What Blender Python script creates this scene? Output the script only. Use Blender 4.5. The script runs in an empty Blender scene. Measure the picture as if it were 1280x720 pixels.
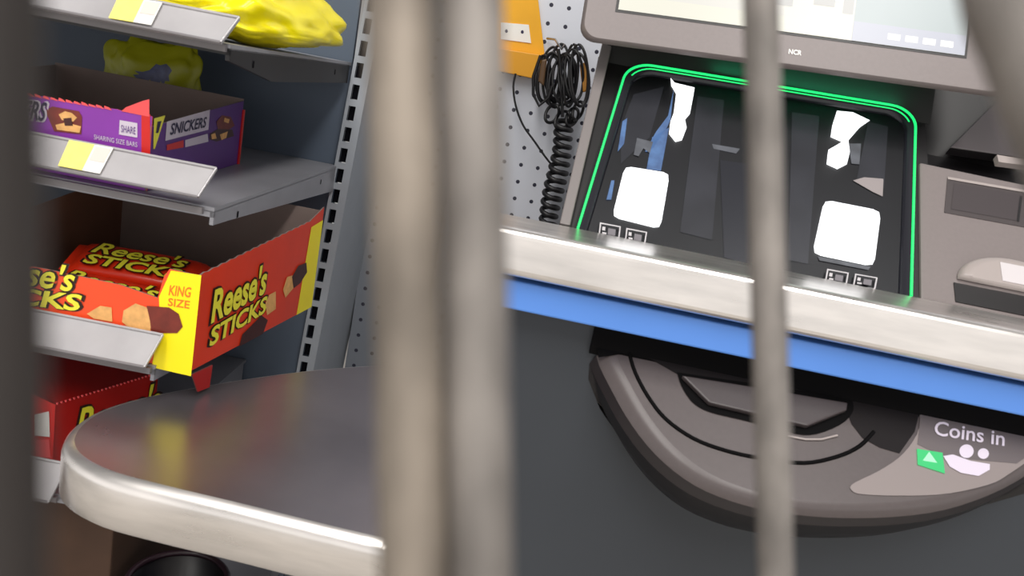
import bpy, bmesh, math, random
from mathutils import Vector as V, Matrix, noise
random.seed(7)
scn = bpy.context.scene
col = scn.collection

# ------------------------------------------------------------------ camera
F_PX = 1000.0
EYE = V((0, 0, 1.05))
_p, _y, _r = (math.radians(a) for a in (14, 7, 11))
FW = V((-math.sin(_y) * math.cos(_p), math.cos(_y) * math.cos(_p), -math.sin(_p)))
_rt = V((math.cos(_y), math.sin(_y), 0))
_up = _rt.cross(FW)
RT = _rt * math.cos(_r) + _up * math.sin(_r)
UP = _up * math.cos(_r) - _rt * math.sin(_r)
cd = bpy.data.cameras.new('camera')
cam = bpy.data.objects.new('camera', cd)
col.objects.link(cam)
M = Matrix((RT, UP, -FW)).transposed().to_4x4()
M.translation = EYE
cam.matrix_world = M
cd.sensor_width = 36
cd.lens = F_PX / 1280 * 36
cd.clip_start = .005
cd.dof.use_dof = True
cd.dof.focus_distance = .95
cd.dof.aperture_fstop = 14.5
scn.camera = cam

def ray(px, py):
    return FW + RT * ((px - 640) / F_PX) - UP * ((py - 360) / F_PX)
def deep(px, py, d):
    return EYE + ray(px, py) * d

class Frame:
    """a local frame of a piece of furniture, turned about z"""
    def __init__(s, P, deg):
        a = math.radians(deg)
        s.deg = deg; s.P = V(P)
        s.x = V((math.cos(a), math.sin(a), 0)); s.y = V((-math.sin(a), math.cos(a), 0))
    def L(s, p):
        q = p - s.P
        return V((q.dot(s.x), q.dot(s.y), q.z))
    def W(s, l):
        return s.P + s.x * l[0] + s.y * l[1] + V((0, 0, l[2]))
    def dirL(s, d):
        return V((d.dot(s.x), d.dot(s.y), d.z))
K = Frame((-.076, .56, 0), 4)        # checkout counter
S = Frame((-.309, .57, 0), 7)        # candy shelving
WD = Frame((0, 0, 0), 0)

class Plane:
    """survey plane: finds where a sight line meets a real surface (in the frame's local coordinates)"""
    def __init__(s, fr, p0, n):
        s.fr = fr; s.p0 = V(p0); s.n = V(n).normalized()
    def at(s, px, py, lift=0.0):
        o = s.fr.L(EYE); d = s.fr.dirL(ray(px, py))
        t = (s.p0 - o).dot(s.n) / d.dot(s.n)
        return o + d * t + s.n * lift

# ------------------------------------------------------------------ materials
def srgb(c):
    return tuple((x / 255 / 12.92 if x <= 10.3 else ((x / 255 + .055) / 1.055) ** 2.4) for x in c)
MATS = {}
def mat(name, rgb, rough=.5, metal=0., var=.0, scale=30., emit=0., spec=.5, stretch=None, bump=0., rvar=0., coat=0.):
    if name in MATS: return MATS[name]
    m = bpy.data.materials.new(name); m.use_nodes = True
    nt = m.node_tree; b = nt.nodes['Principled BSDF']
    c = srgb(rgb)
    b.inputs['Base Color'].default_value = (*c, 1)
    b.inputs['Roughness'].default_value = rough
    b.inputs['Metallic'].default_value = metal
    b.inputs['Specular IOR Level'].default_value = spec
    b.inputs['Coat Weight'].default_value = coat
    if emit:
        b.inputs['Base Color'].default_value = (.02, .02, .02, 1)
        b.inputs['Emission Color'].default_value = (*c, 1)
        b.inputs['Emission Strength'].default_value = emit
    if var or bump or rvar:
        tc = nt.nodes.new('ShaderNodeTexCoord'); mp = nt.nodes.new('ShaderNodeMapping')
        nt.links.new(tc.outputs['Object'], mp.inputs['Vector'])
        if stretch: mp.inputs['Scale'].default_value = stretch
        nz = nt.nodes.new('ShaderNodeTexNoise'); nz.inputs['Scale'].default_value = scale
        nz.inputs['Detail'].default_value = 5
        nt.links.new(mp.outputs['Vector'], nz.inputs['Vector'])
        if var:
            rp = nt.nodes.new('ShaderNodeValToRGB')
            rp.color_ramp.elements[0].position = .3; rp.color_ramp.elements[1].position = .7
            rp.color_ramp.elements[0].color = (*[x * (1 - var) for x in c], 1)
            rp.color_ramp.elements[1].color = (*[min(1, x * (1 + var)) for x in c], 1)
            nt.links.new(nz.outputs['Fac'], rp.inputs['Fac'])
            if not emit: nt.links.new(rp.outputs['Color'], b.inputs['Base Color'])
            if emit: nt.links.new(rp.outputs['Color'], b.inputs['Emission Color'])
        if rvar:
            mr = nt.nodes.new('ShaderNodeMapRange')
            mr.inputs['To Min'].default_value = max(0, rough - rvar); mr.inputs['To Max'].default_value = rough + rvar
            nt.links.new(nz.outputs['Fac'], mr.inputs['Value']); nt.links.new(mr.outputs['Result'], b.inputs['Roughness'])
        if bump:
            bp = nt.nodes.new('ShaderNodeBump'); bp.inputs['Strength'].default_value = bump; bp.inputs['Distance'].default_value = .001
            nt.links.new(nz.outputs['Fac'], bp.inputs['Height']); nt.links.new(bp.outputs['Normal'], b.inputs['Normal'])
    MATS[name] = m
    return m

steel = mat('brushed_steel', (232, 227, 223), .3, .9, var=.12, scale=14, stretch=(1, 6, 6), rvar=.08)
steel_top = mat('counter_steel', (154, 148, 154), .30, .85, var=.12, scale=9, rvar=.08)
wire_m = mat('galvanised_wire', (130, 124, 119), .5, .2, var=.4, scale=120, stretch=(1, 1, .55), bump=.5)
wire_rust = mat('worn_wire', (134, 124, 113), .55, .2, var=.5, scale=110, stretch=(1, 1, .45), bump=.5)
wire_dark = mat('shaded_wire', (46, 40, 37), .65, 0, var=.15, scale=60)  # shade on the leftmost bar put into its wire colour
rail_m = mat('cart_rail', (140, 136, 130), .4, .6, var=.1, scale=60)
rubber = mat('rubber', (28, 28, 28), .7)
taupe = mat('taupe_plastic', (120, 111, 110), .42, 0, var=.03, scale=300)
taupe_d = mat('dark_taupe_plastic', (66, 59, 60), .42, 0, var=.03, scale=300)
taupe_l = mat('light_taupe_plastic', (160, 150, 147), .4)
chin_shade = mat('coin_unit_rim_shaded', (38, 33, 35), .45)  # rim colour darkened to carry the shade on its down-facing side
chin_m = mat('coin_unit_plastic', (84, 76, 76), .38, 0, var=.04, scale=260)
coin_l = mat('coin_panel_taupe', (134, 124, 122), .4)
coin_m = mat('coin_panel_upper', (98, 90, 91), .4)
black = mat('black_plastic', (21, 18, 20), .4)
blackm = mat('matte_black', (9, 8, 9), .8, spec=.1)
grey_edge = mat('grey_edge_plastic', (120, 114, 113), .4)
slate = mat('slate_laminate', (51, 55, 61), .5, 0, var=.05, scale=6)
blue = mat('blue_trim', (90, 143, 226), .35, 0, var=.03, scale=8)
shelf_m = mat('shelf_grey', (150, 150, 156), .42, .2, var=.05, scale=25)
shelf_dk = mat('shelf_bracket_shaded', (28, 27, 29), .5)  # shelf grey darkened to hold the shade at the top shelf's bracket
shelf_bk = mat('shelf_back', (84, 95, 110), .5, .1, var=.04, scale=9)
upright_m = mat('upright_grey', (158, 163, 170), .45, .1, var=.04, scale=20)
hole_m = mat('dark_hole', (12, 12, 18), .9, spec=.1)
rail_pl = mat('ticket_rail_plastic', (176, 173, 175), .22, .1, var=.12, scale=16, coat=.6)
rail_edge = mat('rail_edge', (120, 116, 118), .4)
tag_y = mat('tag_yellow', (248, 236, 120), .5, var=.08, scale=160)
tag_p = mat('tag_pink', (246, 205, 196), .5)
tag_w = mat('tag_white', (240, 238, 232), .5)
purple = mat('box_purple', (134, 50, 162), .4, var=.04, scale=40)
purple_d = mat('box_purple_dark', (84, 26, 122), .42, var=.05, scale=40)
pink = mat('torn_pink', (240, 86, 88), .6)
redm = mat('box_red', (206, 26, 18), .42, var=.06, scale=40)
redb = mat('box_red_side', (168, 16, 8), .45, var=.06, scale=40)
orange = mat('box_orange', (243, 78, 34), .4, var=.04, scale=30)
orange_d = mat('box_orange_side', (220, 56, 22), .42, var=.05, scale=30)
yellow = mat('box_yellow', (255, 236, 10), .4)
lime = mat('letter_yellow', (236, 228, 60), .4)
brown = mat('letter_brown', (44, 18, 10), .5)
choc = mat('chocolate_brown', (116, 42, 30), .45, var=.2, scale=120)
choc_d = mat('dark_chocolate', (62, 20, 18), .45, var=.2, scale=120)
wafer = mat('wafer_beige', (228, 172, 104), .6, var=.14, scale=160)
card = mat('raw_cardboard', (126, 110, 104), .8, var=.06, scale=30)
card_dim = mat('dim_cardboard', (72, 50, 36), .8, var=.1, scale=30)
card_b = mat('brown_cardboard', (116, 78, 58), .8, var=.08, scale=30)
white = mat('print_white', (208, 198, 212), .5)
navy = mat('print_navy', (30, 22, 66), .5)
letter_o = mat('print_orange', (236, 120, 20), .5)
packet = mat('wrapper_orange', (232, 52, 22), .28, var=.08, scale=30, bump=.3)
bag_y = mat('bag_yellow', (250, 232, 12), .28, var=.08, scale=25)
bag_g = mat('bag_olive', (170, 170, 20), .35, var=.12, scale=25)
bag_patch = mat('bag_beige_print', (214, 186, 140), .4, var=.2, scale=90)
bag_blue = mat('bag_bluegrey_print', (92, 96, 130), .4, var=.25, scale=120)
holder_y = mat('holder_yellow', (238, 172, 22), .4, var=.05, scale=20)
cable_m = mat('cable_black', (20, 19, 22), .45)
plug_m = mat('plug_amber', (170, 116, 40), .45)
chrome = mat('hook_metal', (190, 188, 186), .25, 1)
green_e = mat('green_light', (14, 200, 96), .4, emit=2.1)
green_a = mat('green_arrow', (40, 214, 120), .4, emit=1.0)
arrow_w = mat('arrow_pale', (190, 255, 215), .4, emit=1.0)
led_w = mat('white_led_and_reflection', (255, 255, 255), .4, emit=2.0)
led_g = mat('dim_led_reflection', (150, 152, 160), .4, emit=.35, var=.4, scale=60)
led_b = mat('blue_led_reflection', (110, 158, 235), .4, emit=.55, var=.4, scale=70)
cav_g = mat('cavity_grey', (44, 44, 49), .35, var=.3, scale=20)
cav_d = mat('cavity_dark', (11, 10, 14), .4, var=.3, scale=20)
pict_m = mat('pictogram_grey', (190, 186, 190), .5)
scr_a = mat('screen_warm', (238, 234, 224), .3, emit=.93, var=.03, scale=14)
scr_b = mat('screen_cream', (242, 239, 222), .3, emit=.95)
scr_c = mat('screen_greygreen', (196, 206, 206), .3, emit=.9, var=.03, scale=10)
scr_d = mat('screen_lavender', (206, 208, 220), .3, emit=.9)
scr_e = mat('screen_grey', (206, 204, 200), .3, emit=.9)
floor_m = mat('floor_vinyl', (196, 190, 182), .4, 0, var=.05, scale=5)
tub_m = mat('black_tub', (12, 10, 18), .4)
tub_rim = mat('tub_rim_plum', (44, 28, 36), .35)

def glass_mat():
    m = bpy.data.materials.new('scanner_glass'); m.use_nodes = True
    nt = m.node_tree; nt.nodes.clear()
    o = nt.nodes.new('ShaderNodeOutputMaterial'); mx = nt.nodes.new('ShaderNodeMixShader')
    t = nt.nodes.new('ShaderNodeBsdfTransparent'); g = nt.nodes.new('ShaderNodeBsdfGlossy')
    t.inputs['Color'].default_value = (.92, .93, .95, 1); g.inputs['Roughness'].default_value = .03
    fr = nt.nodes.new('ShaderNodeFresnel'); fr.inputs['IOR'].default_value = 1.13
    nt.links.new(fr.outputs['Fac'], mx.inputs['Fac'])
    nt.links.new(t.outputs[0], mx.inputs[1]); nt.links.new(g.outputs[0], mx.inputs[2])
    nt.links.new(mx.outputs[0], o.inputs['Surface'])
    return m
glass_m = glass_mat()

def peg_mat(nm='pegboard', base=(212, 215, 224)):
    """painted hardboard with 25 mm grid of round holes, in the panel's own x/z"""
    m = bpy.data.materials.new(nm); m.use_nodes = True
    nt = m.node_tree; b = nt.nodes['Principled BSDF']; b.inputs['Roughness'].default_value = .5
    tc = nt.nodes.new('ShaderNodeTexCoord'); sp = nt.nodes.new('ShaderNodeSeparateXYZ')
    nt.links.new(tc.outputs['Object'], sp.inputs[0])
    def mth(op, a, bb=None):
        n = nt.nodes.new('ShaderNodeMath'); n.operation = op
        for i, v in enumerate((a, bb)):
            if v is None: continue
            if isinstance(v, (int, float)): n.inputs[i].default_value = v
            else: nt.links.new(v, n.inputs[i])
        return n.outputs[0]
    def cell(s):
        return mth('SUBTRACT', mth('FRACT', mth('MULTIPLY', s, 1 / .0245)), .5)
    cx, cz = cell(sp.outputs[0]), cell(sp.outputs[2])
    d = mth('SQRT', mth('ADD', mth('MULTIPLY', cx, cx), mth('MULTIPLY', cz, cz)))
    h = mth('LESS_THAN', d, .115)
    mx = nt.nodes.new('ShaderNodeMix'); mx.data_type = 'RGBA'
    nt.links.new(h, mx.inputs['Factor'])
    mx.inputs[6].default_value = (*srgb(base), 1); mx.inputs[7].default_value = (*srgb((40, 40, 58)), 1)
    nt.links.new(mx.outputs[2], b.inputs['Base Color'])
    return m
peg_m = peg_mat()
peg_d = peg_mat('pegboard_shaded', (128, 133, 142))

# ------------------------------------------------------------------ mesh builder
class MB:
    def __init__(s): s.v = []; s.f = []; s.mi = []; s.sm = []; s.ms = []
    def mid(s, m):
        if m not in s.ms: s.ms.append(m)
        return s.ms.index(m)
    def face(s, pts, m, smooth=False):
        n = len(s.v); s.v += [V(p) for p in pts]; s.f.append(tuple(range(n, n + len(pts)))); s.mi.append(s.mid(m)); s.sm.append(smooth)
        return s
    def raw(s, vs, fs, m, smooth=False):
        n = len(s.v); s.v += [V(p) for p in vs]; k = s.mid(m)
        for f in fs: s.f.append(tuple(i + n for i in f)); s.mi.append(k); s.sm.append(smooth)
        return s
    def box(s, a, b, m):
        (x0, y0, z0), (x1, y1, z1) = a, b
        vs = [(x, y, z) for z in (z0, z1) for y in (y0, y1) for x in (x0, x1)]
        return s.raw(vs, [(0, 2, 3, 1), (4, 5, 7, 6), (0, 1, 5, 4), (2, 6, 7, 3), (0, 4, 6, 2), (1, 3, 7, 5)], m)
    def prism(s, pts, ex, m, side=None):
        """closed solid: polygon pts swept along vector ex (the polygon is the visible front)"""
        ex = V(ex); n = len(pts); vs = [V(p) for p in pts] + [V(p) + ex for p in pts]
        s.raw(vs, [tuple(range(n)), tuple(range(2 * n - 1, n - 1, -1))], m)
        return s.raw(vs, [(i, i + n, (i + 1) % n + n, (i + 1) % n) for i in range(n)], side or m)
    def loft(s, rings, m, smooth=True, cap0=True, cap1=True, closed=True):
        n = len(rings[0]); vs = [p for r in rings for p in r]; fs = []
        for k in range(len(rings) - 1):
            for i in range(n if closed else n - 1):
                j = (i + 1) % n
                fs.append((k * n + i, k * n + j, (k + 1) * n + j, (k + 1) * n + i))
        s.raw(vs, fs, m, smooth)
        if cap0: s.raw(rings[0], [tuple(range(n))[::-1]], m)
        if cap1: s.raw(rings[-1], [tuple(range(n))], m)
        return s
    def tube(s, path, r, m, seg=10, close=False):
        path = [V(p) for p in path]; rings = []; prev = None; n = len(path)
        for i, p in enumerate(path):
            if close: t = path[(i + 1) % n] - path[i - 1]
            else: t = path[min(i + 1, n - 1)] - path[max(i - 1, 0)]
            t.normalize()
            if prev is None: a = t.orthogonal().normalized()
            else: a = (prev - t * prev.dot(t)).normalized()
            prev = a; b = t.cross(a); rr = r(i / (n - 1)) if callable(r) else r
            rings.append([p + (a * math.cos(k * 2 * math.pi / seg) + b * math.sin(k * 2 * math.pi / seg)) * rr for k in range(seg)])
        if close: rings.append(rings[0])
        return s.loft(rings, m, True, not close, not close)
    def text(s, txt, O, U, W, m, lift=None, shear=0., bold=0.):
        """lettering stretched to the parallelogram O, U (baseline), W (height)"""
        cu = bpy.data.curves.new('t', 'FONT'); cu.body = txt; cu.shear = shear; cu.offset = bold; cu.resolution_u = 3
        ob = bpy.data.objects.new('t', cu); col.objects.link(ob)
        dg = bpy.context.evaluated_depsgraph_get(); me = bpy.data.meshes.new_from_object(ob.evaluated_get(dg))
        xs = [v.co.x for v in me.vertices]; ys = [v.co.y for v in me.vertices]
        x0, x1, y0, y1 = min(xs), max(xs), min(ys), max(ys)
        U, W, O = V(U), V(W), V(O)
        n = U.cross(W).normalized()
        vs = [O + U * ((v.co.x - x0) / (x1 - x0)) + W * ((v.co.y - y0) / (y1 - y0)) + n * (lift or 0) for v in me.vertices]
        s.raw(vs, [tuple(p.vertices) for p in me.polygons], m)
        bpy.data.objects.remove(ob); bpy.data.curves.remove(cu); bpy.data.meshes.remove(me)
        return s
    def outlined(s, txt, O, U, W, m, mo, lift, shear=0., bold=.01):
        s.text(txt, V(O) - V(U) * .03 - V(W) * .06, V(U) * 1.06, V(W) * 1.12, mo, lift, shear, bold + .045)
        return s.text(txt, O, U, W, m, lift * 2, shear, bold)
    def decal(s, pl, pts, m, lift=.0004):
        ps = [pl.at(*p, lift) for p in pts]
        nn = (ps[1] - ps[0]).cross(ps[2] - ps[0])
        if nn.dot(pl.n) < 0: ps.reverse()
        return s.face(ps, m)
    def text_on(s, pl, txt, bl, br, tl, m, mo=None, lift=.0005, **k):
        O = pl.at(*bl, 0); U = pl.at(*br, 0) - O; W = pl.at(*tl, 0) - O
        if mo: return s.outlined(txt, O, U, W, m, mo, lift, **k)
        return s.text(txt, O, U, W, m, lift, **k)
    def build(s, name, parent=None, base=(0, 0, 0), bevel=0, seg=2, subsurf=0):
        me = bpy.data.meshes.new(name); b = V(base)
        me.from_pydata([tuple(p - b) for p in s.v], [], s.f)
        for m in s.ms: me.materials.append(m)
        for p, k, q in zip(me.polygons, s.mi, s.sm): p.material_index = k; p.use_smooth = q
        me.update()
        o = bpy.data.objects.new(name, me); col.objects.link(o)
        if parent: o.parent = parent
        if bevel:
            bm = bmesh.new(); bm.from_mesh(me); bmesh.ops.remove_doubles(bm, verts=bm.verts, dist=1e-6); bm.to_mesh(me); bm.free()
            md = o.modifiers.new('bevel', 'BEVEL'); md.width = bevel; md.segments = seg; md.limit_method = 'ANGLE'; md.angle_limit = .6
        if subsurf:
            md = o.modifiers.new('sub', 'SUBSURF'); md.levels = md.render_levels = subsurf
        return o

class Thing:
    def __init__(s, name, label, cat, fr, base, group=None):
        o = bpy.data.objects.new(name, None); col.objects.link(o); o.empty_display_size = .03
        o.location = fr.W(base); o.rotation_euler = (0, 0, math.radians(fr.deg))
        o['label'] = label; o['category'] = cat
        if group: o['group'] = group
        s.o = o; s.base = V(base)
    def part(s, name, mb, **k):
        return mb.build(name, s.o, s.base, **k)
    def sub(s, name, mb, parent, **k):
        return mb.build(name, parent, s.base, **k)

def single(name, mb, label, cat, fr, base, group=None, kind=None, **k):
    o = mb.build(name, None, base, **k)
    o.location = fr.W(base); o.rotation_euler = (0, 0, math.radians(fr.deg))
    if label: o['label'] = label; o['category'] = cat
    if group: o['group'] = group
    if kind: o['kind'] = kind
    return o

def smoothline(pts, n=46):
    o = []; m = len(pts) - 1
    for i in range(n + 1):
        t = i / n * m; k = min(int(t), m - 1); f = t - k
        p0, p1, p2, p3 = (V((*pts[max(0, min(m, k + d))], 0)) for d in (-1, 0, 1, 2))
        o.append((((2 * p1) + (p2 - p0) * f + (2 * p0 - 5 * p1 + 4 * p2 - p3) * f * f + (3 * p1 - p0 - 3 * p2 + p3) * f ** 3) / 2)[:2])
    return o

# ------------------------------------------------------------------ setting
single('floor', MB().box((-4, -2.2, -.05), (4, 4, 0), floor_m), None, None, WD, (0, 0, 0), kind='structure')
single('wall_back', MB().box((.008, .55, 0), (2.6, .57, 2.0), peg_m), None, None, S, (.008, .55, 0), kind='structure')

# ------------------------------------------------------------------ shelving unit
sh = Thing('display_shelving', 'grey metal candy shelving with slotted upright and ticket rails, left of checkout', 'shelving', S, (-.38, .2, 0))
sh.part('back_panel', MB().box((-.85, .372, 0), (.0, .38, 1.7), shelf_bk))
def lean(z): return -.007 + (z - .655) * .0506
up = MB()
zs = [i * .0254 + .004 for i in range(-1, 60)]
def strip(x0, x1, z0, z1, y, m, b=up):
    b.face([(lean(z0) + x0, y, z0), (lean(z0) + x1, y, z0), (lean(z1) + x1, y, z1), (lean(z1) + x0, y, z1)], m)
strip(-.0085, -.0045, .0, 1.5, .362, upright_m)
strip(.0040, .013, .0, 1.5, .362, upright_m)
z = .0
while z < 1.48:
    strip(-.0045, .0040, z, z + .008, .362, upright_m)
    # each slot is a real pocket with depth
    a, b = z + .008, z + .0254
    strip(-.0045, .0040, a, b, .3685, hole_m)
    z += .0254
for x0 in (-.0085, .013):
    up.face([(lean(0) + x0, .362, 0), (lean(1.5) + x0, .362, 1.5), (lean(1.5) + x0, .395, 1.5), (lean(0) + x0, .395, 0)], upright_m)
sh.part('upright', up)
ret = MB()
ret.face([(lean(0) + .013, .362, 0), (lean(0) + .016, .55, 0), (lean(1.5) + .016, .55, 1.5), (lean(1.5) + .013, .362, 1.5)], upright_m)
sh.part('upright_side', ret)
sh.part('perforated_panel', MB().box((.012, .535, 0), (.12, .546, 1.5), peg_d))  # added pegboard strip, shade painted in as a darker grey

def shelf(zs, prof, x1, rail_x1, ztop, zbot, depth=.37, x0=-.8, bracket=None):
    bracket = bracket or shelf_m
    b = MB()
    b.box((x0, .0, zs - .004), (x1, depth, zs), shelf_m)
    b.prism([(x1, y, z) for y, z in prof], (-.003, 0, 0), bracket)
    b.prism([(x0 + .003, y, z) for y, z in prof], (-.003, 0, 0), shelf_m)
    b.box((x0, 0, zs - .008), (x1, .003, zs - .003), bracket)
    for h in (.05, .3):
        zz = zs - .013
        b.face([(x1 + .0003, h - .0018, zz - .0025), (x1 + .0003, h + .0018, zz - .0025), (x1 + .0003, h + .0018, zz + .003), (x1 + .0003, h - .0018, zz + .003)], hole_m)
    s = sh.part('shelf', b)
    r = MB()
    A = [V((x0, -.001, ztop)), V((x0, -.018, zbot)), V((rail_x1 - .003, -.018, zbot)), V((rail_x1 + .002, -.001, ztop))]
    r.prism(A, (0, .002, -.0012), rail_pl)
    n = V((0, -(ztop - zbot), .017)).normalized()
    r.tube([A[0] + n * .0005, A[3] + n * .0005], .0012, rail_pl, 6)
    r.tube([A[1] + n * .0005, A[2] + n * .0005], .0012, rail_edge, 6)
    r.tube([A[2] + n * .0008, A[3] + n * .0008], .0010, rail_pl, 6)
    r.box((x0, -.004, min(zs - .006, zbot + .002)), (rail_x1 - .005, .0, zs - .001), rail_edge)
    sh.sub('ticket_rail', r, s)
shelf(1.040, [(0, 1.037), (.362, 1.037), (.362, 1.016), (.1, 1.014), (.0, 1.028)], .0, .003, 1.0595, 1.040, bracket=shelf_dk)
shelf(.917, [(0, .914), (.362, .914), (.362, .886), (.03, .902), (0, .903)], .0, -.003, .9475, .9265)
shelf(.778, [(0, .775), (.362, .775), (.362, .752), (.03, .762), (0, .765)], -.036, -.033, .8065, .7835)
shelf(.645, [(0, .642), (.362, .642), (.362, .615), (.03, .63), (0, .632)], -.085, -.104, .676, .648)
shelf(.47, [(0, .467), (.362, .467), (.362, .44), (.03, .45), (0, .455)], .03, -.08, .498, .474)

def tag(px, name_label):
    b = MB()
    pl = Plane(S, (0, -.001, px[0]), (0, -px[2], .017))
    q = px[1]
    ps = [pl.at(*p, .0022) for p in q]
    def mix(a, b_, t): return a.lerp(b_, t)
    t0, t1 = mix(ps[0], ps[1], .58), mix(ps[3], ps[2], .58)
    ex = -pl.n * .0004
    b.prism([ps[0], ps[3], t1, t0], ex, tag_y)
    b.prism([t0, t1, ps[2], ps[1]], ex, tag_w)
    h0, h1 = mix(t0, ps[1], .1), mix(t0, ps[1], .92); g0, g1 = mix(t1, ps[2], .1), mix(t1, ps[2], .92)
    b.face([mix(h0, g0, .06) + pl.n * .0003, mix(h0, g0, .6) + pl.n * .0003, mix(h1, g1, .6) + pl.n * .0003, mix(h1, g1, .06) + pl.n * .0003], tag_p)
    c = (ps[0] + ps[2]) / 2
    single('price_tag', b, name_label, 'price tag', S, c, 'price tags in the shelf ticket rails')
tag((1.0595, [(150, -3), (204, 6), (190, 34), (137, 25)], .0195), 'yellow and pink price tag in the top shelf ticket rail')
tag((.9475, [(88, 177), (143, 187), (126, 219), (74, 209)], .021), 'yellow and pink price tag in the rail below the purple box')

# ------------------------------------------------------------------ boxes of candy on the shelves
def card_panel(pts, ex, outer, inner):
    """a sheet of carton: printed outside, raw cardboard inside and at the edges"""
    b = MB(); ex = V(ex); n = len(pts); vs = [V(p) for p in pts] + [V(p) + ex for p in pts]
    b.raw(vs, [tuple(range(n))], outer)
    b.raw(vs, [tuple(range(2 * n - 1, n - 1, -1))], inner)
    b.raw(vs, [(i, i + n, (i + 1) % n + n, (i + 1) % n) for i in range(n)], inner)
    return b

# purple box, middle shelf
pf = Plane(S, (0, .010, 0), (0, -1, 0))
A = pf.at(190, 148); A.z = .968
Bk = V((-.071, .23, .983))
A0 = V((A.x, .010, .9175)); B0 = V((Bk.x, Bk.y, .9175))
sd = (B0 - A0).normalized(); sn = V((sd.y, -sd.x, 0))
ps_ = Plane(S, A0, sn)
x_l = A.x - .19
pb = Thing('candy_display_box', 'open purple chocolate bar box with torn front edge, on second shelf', 'box', S, ((A.x + x_l) / 2, .12, .9175))
e1, e2 = pf.at(60, 122), pf.at(182, 143)
def edge_z(x): return e2.z + (x - e2.x) * (e1.z - e2.z) / (e1.x - e2.x)
front = card_panel([(A.x, .010, .9175), (A.x, .010, edge_z(A.x) - .001)] + [(A.x - .003 - i * .0062, .010, edge_z(A.x - .003 - i * .0062) + random.uniform(-.0008, .0010)) for i in range(30)] + [(x_l, .010, edge_z(x_l)), (x_l, .010, .9175)], (0, .0012, 0), purple, pink)
# torn fibre edge
for i in range(26):
    x = A.x - .031 - i * .006; h = random.uniform(.0008, .0032)
    ez = edge_z(x)
    front.face([(x, .0096, ez - .0014), (x - .006, .0096, ez - .0010), (x - .006 + random.uniform(-.001, .001), .0097, ez + h * .5), (x - .0025, .0097, ez + h * .2)][::-1], pink)
front.decal(pf, [(187, 146), (187, 124), (179, 126), (158, 134), (152, 139)], pink, .0005)
front.decal(pf, [(177, 141), (188, 143), (188, 200), (177, 197)], redm, .0004)
front.decal(pf, [(57, 138), (66, 133), (99, 139), (103, 146), (102, 168), (68, 164)], choc, .0004)
front.decal(pf, [(74, 143), (82, 139), (90, 141), (97, 147), (92, 152), (78, 150)], wafer, .0007)
front.decal(pf, [(70, 156), (84, 153), (102, 158), (100, 166), (72, 162)], wafer, .0007)
front.decal(pf, [(80, 148), (90, 147), (92, 157), (82, 157)], choc_d, .001)
front.decal(pf, [(150, 150), (172, 154), (172, 172), (149, 168)], white, .0004)
front.text_on(pf, 'SHARE', (152, 165), (170, 168), (152, 156), purple_d, lift=.0008)
front.text_on(pf, 'SHARING SIZE BARS', (118, 174), (172, 184), (118, 168), white, lift=.0005)
front.text_on(pf, 'SNICKERS', (-20, 143), (57, 152), (-17, 119), navy, white, lift=.0005, shear=.15, bold=.02)
pb.part('front_panel', front)
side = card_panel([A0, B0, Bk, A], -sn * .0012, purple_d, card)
side.decal(ps_, [(192, 148), (206, 144), (193, 186), (191, 186)], lime, .0004)
side.decal(ps_, [(196, 152), (201, 151), (197, 166), (194, 166)], navy, .0006)
side.decal(ps_, [(208, 152), (262, 137), (260, 162), (206, 176)], white, .0004)
side.text_on(ps_, 'SNICKERS', (211, 169), (256, 159), (213, 154), navy, lift=.0008, shear=.1, bold=.02)
side.decal(ps_, [(208, 181), (229, 175), (229, 184), (208, 188)], redm, .0004)
side.decal(ps_, [(231, 175), (259, 167), (260, 177), (231, 184)], white, .0004)
side.decal(ps_, [(270, 152), (277, 144), (288, 146), (293, 157), (284, 163), (272, 162)], choc, .0004)
side.decal(ps_, [(280, 147), (286, 149), (285, 154), (279, 152)], wafer, .0007)
side.decal(ps_, [(262, 167), (272, 161), (290, 162), (292, 170), (270, 177), (261, 174)], choc_d, .0004)
side.decal(ps_, [(263, 168), (268, 166), (270, 173), (264, 174)], wafer, .0007)
side.decal(ps_, [(274, 168), (284, 164), (282, 172), (276, 175)], wafer, .0007)
pb.part('side_panel', side)
pb.part('side_panel', card_panel([(x_l - .02, .23, .9175), (x_l, .010, .9175), (x_l, .010, .968), (x_l - .02, .23, .983)], (.0012, 0, 0), purple_d, card))
bpnl = card_panel([(x_l - .02, .23, .9175), (x_l - .02, .23, .985), (Bk.x, .23, .985), (Bk.x, .23, .9175)], (0, -.0012, 0), purple_d, card)
bpnl.box((Bk.x - .0002, .2285, .9175), (Bk.x + .0016, .2325, .974), redm)
pb.part('back_panel', bpnl)
pb.part('bottom_panel', MB().raw([(A.x - .002, .012, .918), (Bk.x - .002, .228, .918), (x_l - .018, .228, .918), (x_l + .002, .012, .918)], [(0, 1, 2, 3)], card))

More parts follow.
